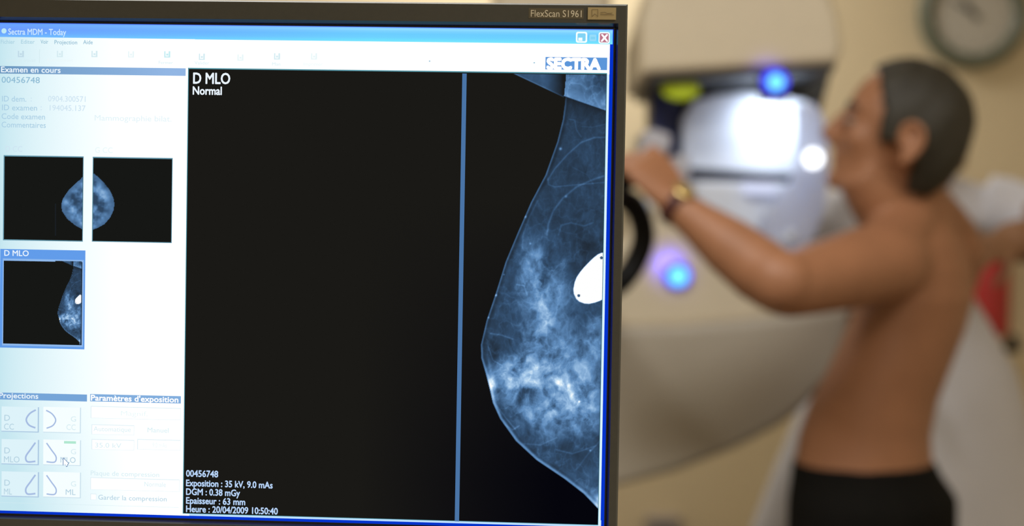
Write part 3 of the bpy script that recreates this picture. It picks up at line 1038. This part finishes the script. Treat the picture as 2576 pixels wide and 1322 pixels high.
# ------------------------------------------------------------------ things on the back wall
# clock
ck = at(2451, 33, YB - .04)
clk = empty('wall_clock', (ck.x, YB, ck.z), 'round wall clock with dark green rim above the patient', 'clock')
R_o, R_i = 138 / FP * 4.36, 100 / FP * 4.36
bm = bmesh.new()
prof = [(R_o * .97, YB - .001), (R_o, YB - .02), (R_o * .97, YB - .045), (R_o * .88, YB - .052), (R_i * 1.03, YB - .045), (R_i, YB - .03)]
N = 64
rows = [[bm.verts.new((ck.x + r * math.cos(2 * math.pi * i / N), y, ck.z + r * math.sin(2 * math.pi * i / N))) for i in range(N)] for r, y in prof]
for a, b in zip(rows[:-1], rows[1:]):
    for i in range(N):
        j = (i + 1) % N
        bm.faces.new((a[i], a[j], b[j], b[i]))
bm.faces.new(rows[0])
from_bm('rim', bm, mat('clock_rim', (104, 110, 95), 0.4), clk, smooth=True)
bm = bmesh.new()
b2 = bmesh.new()
bmesh.ops.create_cone(b2, cap_ends=True, segments=64, radius1=R_i * 1.01, radius2=R_i * 1.01, depth=.006)
b2.transform(Matrix.Translation((ck.x, YB - .03, ck.z)) @ Matrix.Rotation(math.pi / 2, 4, 'X'))
merge(bm, b2)
face = from_bm('face', bm, mat('clock_face', (190, 186, 176), 0.5), clk)
for i in range(12):
    bm = bmesh.new()
    a = math.pi * i / 6
    c, s_ = math.sin(a), math.cos(a)
    q = Vector((ck.x + c * R_i * .86, YB - .0338, ck.z + s_ * R_i * .86))
    t = Vector((c, 0, s_)) * .009
    n = Vector((s_, 0, -c)) * .0025
    bm.faces.new([bm.verts.new(v) for v in (q + t + n, q + t - n, q - t - n, q - t + n)])
    from_bm('hour_mark', bm, mat('clock_ink', (40, 38, 34), 0.5), clk)
def hand_bm(ang, ln, w, y, tail=.02):
    bm = bmesh.new()
    d = Vector((math.sin(ang), 0, math.cos(ang)))
    n = Vector((d.z, 0, -d.x))
    c = Vector((ck.x, y, ck.z))
    a = [c - d * tail + n * w, c + d * ln + n * w * .4, c + d * ln - n * w * .4, c - d * tail - n * w]
    v0 = [bm.verts.new(p) for p in a]
    v1 = [bm.verts.new(p + Vector((0, -.002, 0))) for p in a]
    bm.faces.new(v0)
    bm.faces.new(v1[::-1])
    for i in range(4):
        bm.faces.new((v0[i], v0[(i + 1) % 4], v1[(i + 1) % 4], v1[i]))
    return bm
M_hand = mat('clock_ink', (40, 38, 34))
from_bm('minute_hand', hand_bm(math.radians(-60), .085, .006, YB - .037), M_hand, clk)
from_bm('hour_hand', hand_bm(math.radians(-35), .055, .008, YB - .034), M_hand, clk)
# red extinguisher beside the coat
ep = at(2489, 700, 4.25)
ex = empty('fire_extinguisher', (ep.x, YB, ep.z - .2), 'red fire extinguisher hanging on the back wall beside the white coat', 'fire extinguisher')
er = .073
bm = bmesh.new()
bm_loft(bm, [(Vector((ep.x, 4.29, ep.z + dz)), Vector((r, 0, 0)), Vector((0, r, 0))) for dz, r in ((-.175, er * .8), (-.168, er * .97), (-.155, er), (.17, er), (.2, er * .9), (.22, er * .6), (.235, er * .35))], 32)
from_bm('cylinder', bm, mat('extinguisher_red', (176, 44, 44), 0.35), ex, smooth=True)
bm = bmesh.new()
bm_box(bm, (ep.x - .022, 4.268, ep.z + .23), (ep.x + .022, 4.312, ep.z + .27), .005)
bm_box(bm, (ep.x - .018, 4.2, ep.z + .268), (ep.x + .018, 4.33, ep.z + .28), .003)
from_bm('valve', bm, M_black2, ex)
bm = bmesh.new()
hx = at(2549, 845, 4.24)
bm_tube(bm, [Vector((ep.x + .02, 4.27, ep.z + .25)), Vector((ep.x - .05, 4.34, ep.z + .22)), Vector((ep.x - .03, 4.378, ep.z + .05)), Vector((ep.x - .02, 4.378, ep.z - .12)), Vector((ep.x + .02, 4.33, ep.z - .22)), hx - Vector((.02, 0, .035)), hx], [.009, .009, .009, .009, .009, .009, .012], 12, 5)
bm_tube(bm, [hx, at(2550, 862, 4.24), at(2550, 884, 4.24)], [.012, .019, .024], 14)
from_bm('hose', bm, M_black2, ex, smooth=True)
bm = bmesh.new()
bm_box(bm, (ep.x - .03, 4.35, ep.z - .1), (ep.x + .03, YB - .0005, ep.z + .15), .004)
bm_box(bm, (ep.x - er - .006, 4.345, ep.z + .02), (ep.x + er + .006, 4.36, ep.z + .06), .004)
from_bm('wall_bracket', bm, M_dark, ex)
# small grey fitting low on the wall
fp = at(1668, 1330, YB - .03)
wf = empty('wall_socket', (fp.x, YB, fp.z), 'small grey socket box low on the cream wall below the machine', 'socket')
bm = bmesh.new()
bm_box(bm, (fp.x - .055, YB - .045, fp.z - .04), (fp.x + .055, YB - .0005, fp.z + .04), .008)
from_bm('socket_box', bm, mat('socket_grey', (150, 140, 132), 0.5), wf)
bm = bmesh.new()
bm_box(bm, (fp.x - .03, YB - .05, fp.z - .025), (fp.x + .03, YB - .044, fp.z + .02), .004)
from_bm('socket_flap', bm, mat('socket_flap', (118, 112, 110), 0.5), wf)

# ------------------------------------------------------------------ people
M_skin = mat('skin_warm', (150, 104, 75), 0.5, var=0.06, scale=14, sss=0.0, spec=0.35)
M_skin2 = mat('skin_other', (146, 108, 80), 0.5, var=0.06, scale=14, spec=0.3)
M_hair = mat('hair_brown', (41, 37, 27), 0.65, var=0.25, scale=60, bump=0.6)
M_hair2 = mat('hair_dark', (50, 40, 30), 0.65, var=0.25, scale=60)
M_trou = mat('trousers_black', (17, 16, 14), 0.9, spec=0.1, var=0.1, scale=50)
M_coat = mat('coat_white', (200, 199, 204), 0.75, var=0.03, scale=8)

def frame_from(f, pitch):
    """head axes: forward, side (its left), up"""
    f = Vector((f[0], f[1], 0)).normalized()
    s = Vector((0, 0, 1)).cross(f)
    q = Matrix.Rotation(-pitch, 3, s)
    f2 = (q @ f).normalized()
    u2 = f2.cross(s).normalized()
    return f2, s, u2
def head_into(bm, c, F, Sd, U, k):
    P = lambda f, s, u: c + (F * f + Sd * s + U * u) * k
    def ball(f, s, u, rf, rs, ru):
        bm_ball(bm, P(f, s, u), (F * rf * k, Sd * rs * k, U * ru * k), 20)
    ball(0, 0, 0, .097, .076, .095)
    ball(.042, 0, -.05, .056, .058, .075)
    ball(.045, 0, -.098, .048, .047, .028)
    ball(.084, 0, -.116, .018, .022, .017)
    ball(.076, 0, .006, .021, .052, .014)
    ball(.088, 0, -.079, .014, .024, .007)
    ball(.087, 0, -.092, .013, .021, .007)
    ball(.06, .04, -.045, .028, .022, .028)
    ball(.06, -.04, -.045, .028, .022, .028)
    bm_tube(bm, [P(.09, 0, .0), P(.104, 0, -.022), P(.119, 0, -.046), P(.096, 0, -.058)], [.009 * k, .011 * k, .0125 * k, .012 * k], 10)
    ball(.104, .012, -.05, .011, .008, .008)
    ball(.104, -.012, -.05, .011, .008, .008)
    for sg in (1, -1):
        # ear: rim tube plus bowl and lobe
        e = [P(x - .008, y * sg, z - .02) for x, y, z in ((.010, .076, -.022), (.012, .083, .0), (-.004, .090, .012), (-.022, .093, .002), (-.024, .092, -.022), (-.010, .086, -.046), (.002, .079, -.052))]
        bm_tube(bm, e, [.006 * k, .006 * k, .006 * k, .006 * k, .006 * k, .007 * k, .008 * k], 8, 3)
        ball(-.014, .079 * sg, -.04, .016, .007, .027)
def eyes_for(parent, c, F, Sd, U, k, hairm):
    P = lambda f, s, u: c + (F * f + Sd * s + U * u) * k
    for sg in (1, -1):
        bm = bmesh.new()
        bm_ball(bm, P(.081, .031 * sg, -.022), (F * .012 * k, Sd * .012 * k, U * .007 * k), 14)
        e = from_bm('eye', bm, mat('eye_white', (128, 116, 108), 0.4), parent, smooth=True)
        bm = bmesh.new()
        bm_ball(bm, P(.092, .031 * sg, -.022), (F * .003 * k, Sd * .0055 * k, U * .0055 * k), 12)
        from_bm('iris', bm, mat('eye_iris', (52, 44, 36), 0.2), e, smooth=True)
        bm = bmesh.new()
        bm_tube(bm, [P(.094, .014 * sg, .002), P(.092, .032 * sg, .008), P(.078, .05 * sg, .001)], [.003 * k, .004 * k, .0025 * k], 8, 3)
        from_bm('eyebrow', bm, hairm, parent, smooth=True)
def hair_for(parent, c, F, Sd, U, k, m, seed=0):
    """short cut: shell over the skull, open at face and ears, down to the nape"""
    bm = bmesh.new()
    nu, nv = 72, 48
    rows = []
    for iv in range(nv + 1):
        th = math.pi * iv / nv
        row = []
        for iu in range(nu):
            ph = 2 * math.pi * iu / nu
            d = Vector((math.sin(th) * math.cos(ph), math.sin(th) * math.sin(ph), math.cos(th)))
            f, s, u = d.x * .106, d.y * .087, d.z * (.101 if d.z > 0 else .107)
            if u < 0 and f < .02:                       # fuller at the back of the neck
                t = min(1, -u / .1)
                f -= .006 * t
                u -= .022 * t * t
            nb = math.sin(ph * 9 + th * 5 + seed) * .0015 + math.sin(ph * 23 + th * 14) * .001
            row.append((bm.verts.new(c + (F * (f + nb * d.x) + Sd * (s + nb * d.y) + U * (u + nb * d.z)) * k), f, s, u))
        rows.append(row)
    def keep(f, s, u):
        lo = -.045 if f > .002 else (-.022 if f > -.03 else -.13)
        if f > .036 + .35 * max(0, u) and u < .078:
            return False
        if f < -.03 and u < -.112:
            return False
        return u > lo
    for a, b in zip(rows[:-1], rows[1:]):
        for i in range(nu):
            j = (i + 1) % nu
            q = (a[i], a[j], b[j], b[i])
            mf = sum(x[1] for x in q) / 4
            ms = sum(x[2] for x in q) / 4
            mu = sum(x[3] for x in q) / 4
            if keep(mf, ms, mu):
                bm.faces.new([x[0] for x in q])
    bmesh.ops.remove_doubles(bm, verts=bm.verts[:], dist=1e-5)
    for v in [v for v in bm.verts if not v.link_faces]:
        bm.verts.remove(v)
    cc = c - U * .01
    g = bmesh.ops.extrude_face_region(bm, geom=bm.faces[:], use_keep_orig=True)
    for v in g['geom']:
        if isinstance(v, bmesh.types.BMVert):
            v.co = v.co - (v.co - cc).normalized() * .016 * k
    return from_bm('hair', bm, m, parent, smooth=True)
def hand_into(bm, wrist, d, back, thumb_side, curl, k=1.0, spread=.10, flat_thumb=False):
    """wrist point, direction of the hand, normal of its back, side of the thumb (unit vector), finger bend per joint"""
    d = d.normalized()
    back = (back - d * back.dot(d)).normalized()
    t = d.cross(back)
    if t.dot(thumb_side) < 0:
        t = -t
    # palm
    rings = []
    for a, w, th in ((-.01, .027, .020), (.015, .030, .019), (.045, .039, .017), (.075, .042, .015), (.092, .040, .012)):
        rings.append((wrist + d * a * k, t * w * k, back * th * k))
    bm_loft(bm, rings, 18)
    lens = ((.040, .025, .021), (.044, .028, .022), (.041, .026, .022), (.032, .020, .019))
    for i in range(4):
        off = (.030 - .0195 * i)
        p = wrist + d * (.088 - .004 * abs(i - 1.2)) * k + t * off * k
        dd = (d + t * spread * (1.3 - i) * .5).normalized()
        ax = dd.cross(back).normalized()
        pts = [p - dd * .02 * k, p]
        rad = [.0095 * k, .0098 * k]
        ang = 0
        for j, L in enumerate(lens[i]):
            ang += curl[j] * (1, 1, .97, .62)[i]
            v = dd * math.cos(ang) - back * math.sin(ang)
            p = p + v * L * k
            pts.append(p)
            rad.append((.0088, .0080, .0062)[j] * k)
        bm_tube(bm, pts, rad, 10, 3)
    p = wrist + d * .018 * k + t * .026 * k
    v1 = (d * .65 + t * .7 - back * .35).normalized()
    v2 = (d * .85 + t * .3 - back * .6).normalized()
    v3 = (d * .7 - t * .05 - back * .8).normalized()
    if flat_thumb:
        v1, v2, v3 = (d * .8 + t * .35 + back * .05).normalized(), (d + t * .1).normalized(), (d - t * .05 - back * .1).normalized()
    pts = [p - v1 * .015 * k, p + v1 * .022 * k, p + v1 * .03 * k + v2 * .03 * k, p + v1 * .03 * k + v2 * .034 * k + v3 * .028 * k]
    bm_tube(bm, pts, [.014 * k, .0125 * k, .0105 * k, .0075 * k], 10, 3)

# ---- patient
AX = Vector((.39, .92, 0))           # from her left shoulder to her right
FC = Vector((-.92, .39, 0))
AXH = Vector((.58, .815, 0))         # hips, turned a little more to the machine
FCH = Vector((-.815, .58, 0))
def mixv(a, b, t):
    return (a * (1 - t) + b * t).normalized()
pt_c = at(2185, 1160, 2.48)
pat = empty('person', (pt_c.x, 2.48, 0), 'bare-backed person with short brown hair leaning on the mammography machine', 'person')
bm = bmesh.new()
rings = []
for px, py, Y, a, b, t in ((2182, 1330, 2.48, .170, .120, 1), (2183, 1240, 2.48, .164, .116, 1), (2172, 1160, 2.48, .148, .112, .95), (2176, 1090, 2.48, .140, .108, .85), (2198, 1010, 2.48, .140, .104, .7),
                           (2240, 920, 2.48, .142, .099, .5), (2278, 830, 2.49, .152, .098, .3), (2304, 750, 2.49, .160, .095, .15), (2314, 680, 2.5, .165, .088, 0), (2316, 620, 2.5, .165, .075, 0), (2312, 570, 2.5, .135, .060, 0), (2300, 530, 2.49, .075, .055, 0)):
    rings.append((at(px, py, Y), mixv(AX, AXH, t) * a, mixv(FC, FCH, t) * b))
bm_loft(bm, rings, 32)
# neck
bm_tube(bm, [at(2308, 600, 2.5), at(2296, 520, 2.47), at(2276, 440, 2.43), at(2262, 370, 2.40)], [.066, .058, .055, .055], 20, 3)
# throat below the lifted chin
bm_tube(bm, [at(2150, 425, 2.385), at(2190, 480, 2.40), at(2240, 560, 2.42)], [.036, .046, .05], 16, 3)
# slope of the shoulders
bm_tube(bm, [at(2300, 490, 2.47), at(2272, 570, 2.40), at(2230, 625, 2.34)], [.045, .05, .052], 16, 3)
bm_tube(bm, [at(2312, 500, 2.5), at(2366, 560, 2.58), at(2402, 610, 2.64)], [.045, .048, .05], 16, 3)
# left arm, elbow towards the camera, hand on the machine's handle
SHL, ELL = at(2224, 658, 2.33), at(1968, 722, 2.15)
bm_tube(bm, [at(2262, 660, 2.38), SHL, SHL.lerp(ELL, .35), SHL.lerp(ELL, .7), ELL], [.058, .068, .062, .055, .047], 20, 3)
bm_tube(bm, [ELL, ELL.lerp(WRL, .22), ELL.lerp(WRL, .5), ELL.lerp(WRL, .8), WRL, WRL.lerp(ELL, -.08)], [.045, .050, .0455, .0335, .0275, .0275], 20, 3)
bm_ball(bm, ELL + Vector((-.002, 0, .008)), ((.05, 0, 0), (0, .05, 0), (0, 0, .05)))
hd = (at(1562, 350, 2.25) - WRL)
hand_into(bm, WRL, hd, Vector((.45, -.75, .45)), Vector((.3, .7, .5)), (.75, .9, .6), 1.02, flat_thumb=True)
# right arm, folded behind the machine side of the trunk
SHR, ELR, WRR = at(2404, 640, 2.64), at(2356, 870, 2.74), at(2262, 1040, 2.62)
bm_tube(bm, [at(2370, 630, 2.6), SHR, SHR.lerp(ELR, .5), ELR], [.052, .054, .045, .04], 18, 3)
bm_tube(bm, [ELR, ELR.lerp(WRR, .3), WRR], [.040, .038, .026], 16, 3)
hand_into(bm, WRR, at(2180, 1110, 2.58) - WRR, Vector((.1, .9, .2)), Vector((0, -.2, 1)), (.35, .4, .3), 1.0)
# shoulder blade
bm_ball(bm, at(2380, 680, 2.46) , (AX * .05, FC * .03, Vector((0, 0, .08))))
# head
HC = at(2281, 306, 2.40)
HF, HS, HU = frame_from((-.965, .26), math.radians(13))
head_into(bm, HC, HF, HS, HU, 1.045)
body = fused('body', bm, M_skin, pat, .0045, 10)
eyes_for(pat, HC, HF, HS, HU, 1.045, M_hair)
hair_for(pat, HC, HF, HS, HU, 1.045, M_hair)
# watch
wdir = (WRL - ELL).normalized()
wq = WRL.lerp(ELL, .0)
bm = bmesh.new()
ua = wdir.orthogonal().normalized()
ub = wdir.cross(ua)
N = 40
prof = [(-.009, .0275), (-.009, .0305), (.009, .0305), (.009, .0275)]
rows = [[bm.verts.new(wq + wdir * a + (ua * math.cos(2 * math.pi * i / N) + ub * math.sin(2 * math.pi * i / N)) * (r + .002)) for i in range(N)] for a, r in prof]
rows.append(rows[0])
for a, b in zip(rows[:-1], rows[1:]):
    for i in range(N):
        bm.faces.new((a[i], a[(i + 1) % N], b[(i + 1) % N], b[i]))
wt = from_bm('wrist_watch', bm, mat('watch_strap', (74, 36, 34), 0.5), pat, smooth=True)
bm = bmesh.new()
wn = Vector((.35, -.75, .62))
wn = (wn - wdir * wn.dot(wdir)).normalized()
wc = wq + wn * .033
w2 = wdir.cross(wn)
bm_loft(bm, [(wc - wn * .004, wdir * .016, w2 * .016), (wc + wn * .003, wdir * .017, w2 * .017), (wc + wn * .005, wdir * .014, w2 * .014)], 28)
from_bm('watch_case', bm, mat('watch_gold', (190, 165, 110), 0.3, 0.7), wt, smooth=False)
# trousers and shoes
def zmix(c, z):
    return Vector((c.x, c.y, z))
bm = bmesh.new()
hipc = at(2196, 1250, 2.48)
wa = at(2173, 1157, 2.48)
bm_loft(bm, [(wa, AXH * .1545, FCH * .1175), (at(2178, 1185, 2.48), AXH * .160, FCH * .120), (hipc, AXH * .190, FCH * .136), (zmix(hipc, .78), AXH * .195, FCH * .136), (zmix(hipc, .72), AXH * .19, FCH * .126), (zmix(hipc, .69), AXH * .16, FCH * .1)], 32)
feet = []
for sg in (1, -1):
    top = zmix(hipc, .74) + AXH * .085 * sg
    ft = zmix(hipc, .06) + AXH * .10 * sg
    bm_loft(bm, [(top + Vector((0, 0, .05)), AXH * .085, FCH * .105), (top - Vector((0, 0, .08)), AXH * .082, FCH * .095), (top.lerp(ft, .5), AXH * .066, FCH * .07), (ft + Vector((0, 0, .02)), AXH * .06, FCH * .068)], 24)
    feet.append(ft)
fused('trousers', bm, M_trou, pat, .009, 4)
def shoe(parent, ft, F, Sd, m):
    bm = bmesh.new()
    b = Vector((ft.x, ft.y, 0)) + F * .05
    bm_loft(bm, [(b + Vector((0, 0, .001)), F * .125, Sd * .044), (b + Vector((0, 0, .03)), F * .128, Sd * .047), (b + Vector((0, 0, .055)) - F * .02, F * .10, Sd * .042), (b + Vector((0, 0, .10)) - F * .055, F * .055, Sd * .042)], 24)
    return from_bm('shoe', bm, m, parent, smooth=True)
M_shoe = mat('shoe_dark', (38, 34, 30), 0.5)
for ft in feet:
    shoe(pat, ft, FCH, AXH, M_shoe)

# ---- technologist in a white coat behind the patient
TY = 3.06
tc = at(2320, 800, TY)
tec = empty('person', (tc.x, TY, 0), 'person in a white coat standing behind the patient with one hand on the back', 'person')
TX = Vector((1, .12, 0)).normalized()
TF = Vector((.12, -1, 0)).normalized()        # faces the patient and the camera
bm = bmesh.new()
t_l, t_r = at(2118, 520, TY), at(2540, 520, TY)
mid = (t_l + t_r) / 2
shr_t = at(2548, 520, TY - .02)
elb_t = at(2690, 610, TY - .14)
wri_t = at(2528, 604, 2.79)
bm_tube(bm, [shr_t, shr_t.lerp(elb_t, .5), elb_t], [.05, .046, .042], 16, 3)
bm_tube(bm, [elb_t, elb_t.lerp(wri_t, .3), elb_t.lerp(wri_t, .7), wri_t], [.05, .052, .046, .034], 16, 3)
hand_into(bm, wri_t, at(2440, 640, 2.735) - wri_t, Vector((.35, -.3, .8)), Vector((0, -.6, .6)), (.35, .4, .3), 1.0)
shl_t = at(2112, 540, TY - .02)
elb_l = at(2090, 760, TY + .02)
wri_l = at(2200, 900, TY - .16)
bm_tube(bm, [shl_t, elb_l], [.05, .042], 16, 3)
bm_tube(bm, [elb_l, wri_l], [.042, .028], 16, 3)
hand_into(bm, wri_l, at(2260, 930, 2.86) - wri_l, Vector((0, .2, 1)), Vector((.3, -.6, .5)), (.4, .4, .3), 1.0)
hc = at(2322, 345, TY - .06)
bm_tube(bm, [at(2330, 560, TY), at(2333, 470, TY - .02), at(2335, 400, TY - .04)], [.06, .055, .054], 16, 3)
bm_loft(bm, [(mid + Vector((0, 0, -.05)), TX * .14, TF * .06), (mid + Vector((-.04, 0, -.13)), TX * .11, TF * .08), (mid + Vector((-.06, 0, -.2)), TX * .10, TF * .085), (mid + Vector((-.03, 0, -.5)), TX * .13, TF * .09), (Vector((mid.x, mid.y, .75)), TX * .14, TF * .1)], 24)
F2, S2, U2 = frame_from((-.25, -.97), math.radians(-16))
head_into(bm, hc, F2, S2, U2, .98)
for sg in (1, -1):
    top = Vector((mid.x, mid.y, .8)) + TX * .085 * sg
    ft = Vector((mid.x, mid.y, .05)) + TX * .09 * sg
    bm_loft(bm, [(top, TX * .08, TF * .09), (top.lerp(ft, .5), TX * .055, TF * .06), (ft, TX * .035, TF * .045)], 20)
fused('body', bm, M_skin2, tec, .006, 8)
eyes_for(tec, hc, F2, S2, U2, .98, M_hair2)
hair_for(tec, hc, F2, S2, U2, .98, M_hair2, 2)
bm = bmesh.new()
def lvl(pxl, pxr, py, b, Y=TY):
    a, c = at(pxl, py, Y), at(pxr, py, Y)
    return ((a + c) / 2, TX * ((c - a).length / 2), TF * b)
bm_loft(bm, [lvl(1850, 2660, 1490, .22), lvl(1885, 2640, 1330, .20), lvl(1935, 2625, 1200, .175), lvl(1990, 2600, 1070, .155), lvl(2050, 2560, 930, .14), lvl(2080, 2478, 790, .128), lvl(2086, 2412, 690, .12), lvl(2092, 2420, 610, .105),
             lvl(2100, 2540, 550, .09), lvl(2140, 2525, 505, .075), lvl(2200, 2480, 468, .066), lvl(2270, 2400, 440, .06)], 40)
bm_tube(bm, [at(2480, 520, TY), at(2556, 535, TY - .02), at(2612, 590, TY - .06)], [.07, .068, .066], 18, 3)
bm_tube(bm, [at(2150, 530, TY), at(2112, 570, TY - .02), at(2100, 650, TY)], [.07, .066, .064], 18, 3)
coat = fused('coat', bm, M_coat, tec, .009, 5)
for sg in (1, -1):
    ft = Vector((mid.x, mid.y, .06)) + TX * .09 * sg
    shoe(tec, ft, TF, TX, mat('clog_white', (210, 208, 202), 0.5))
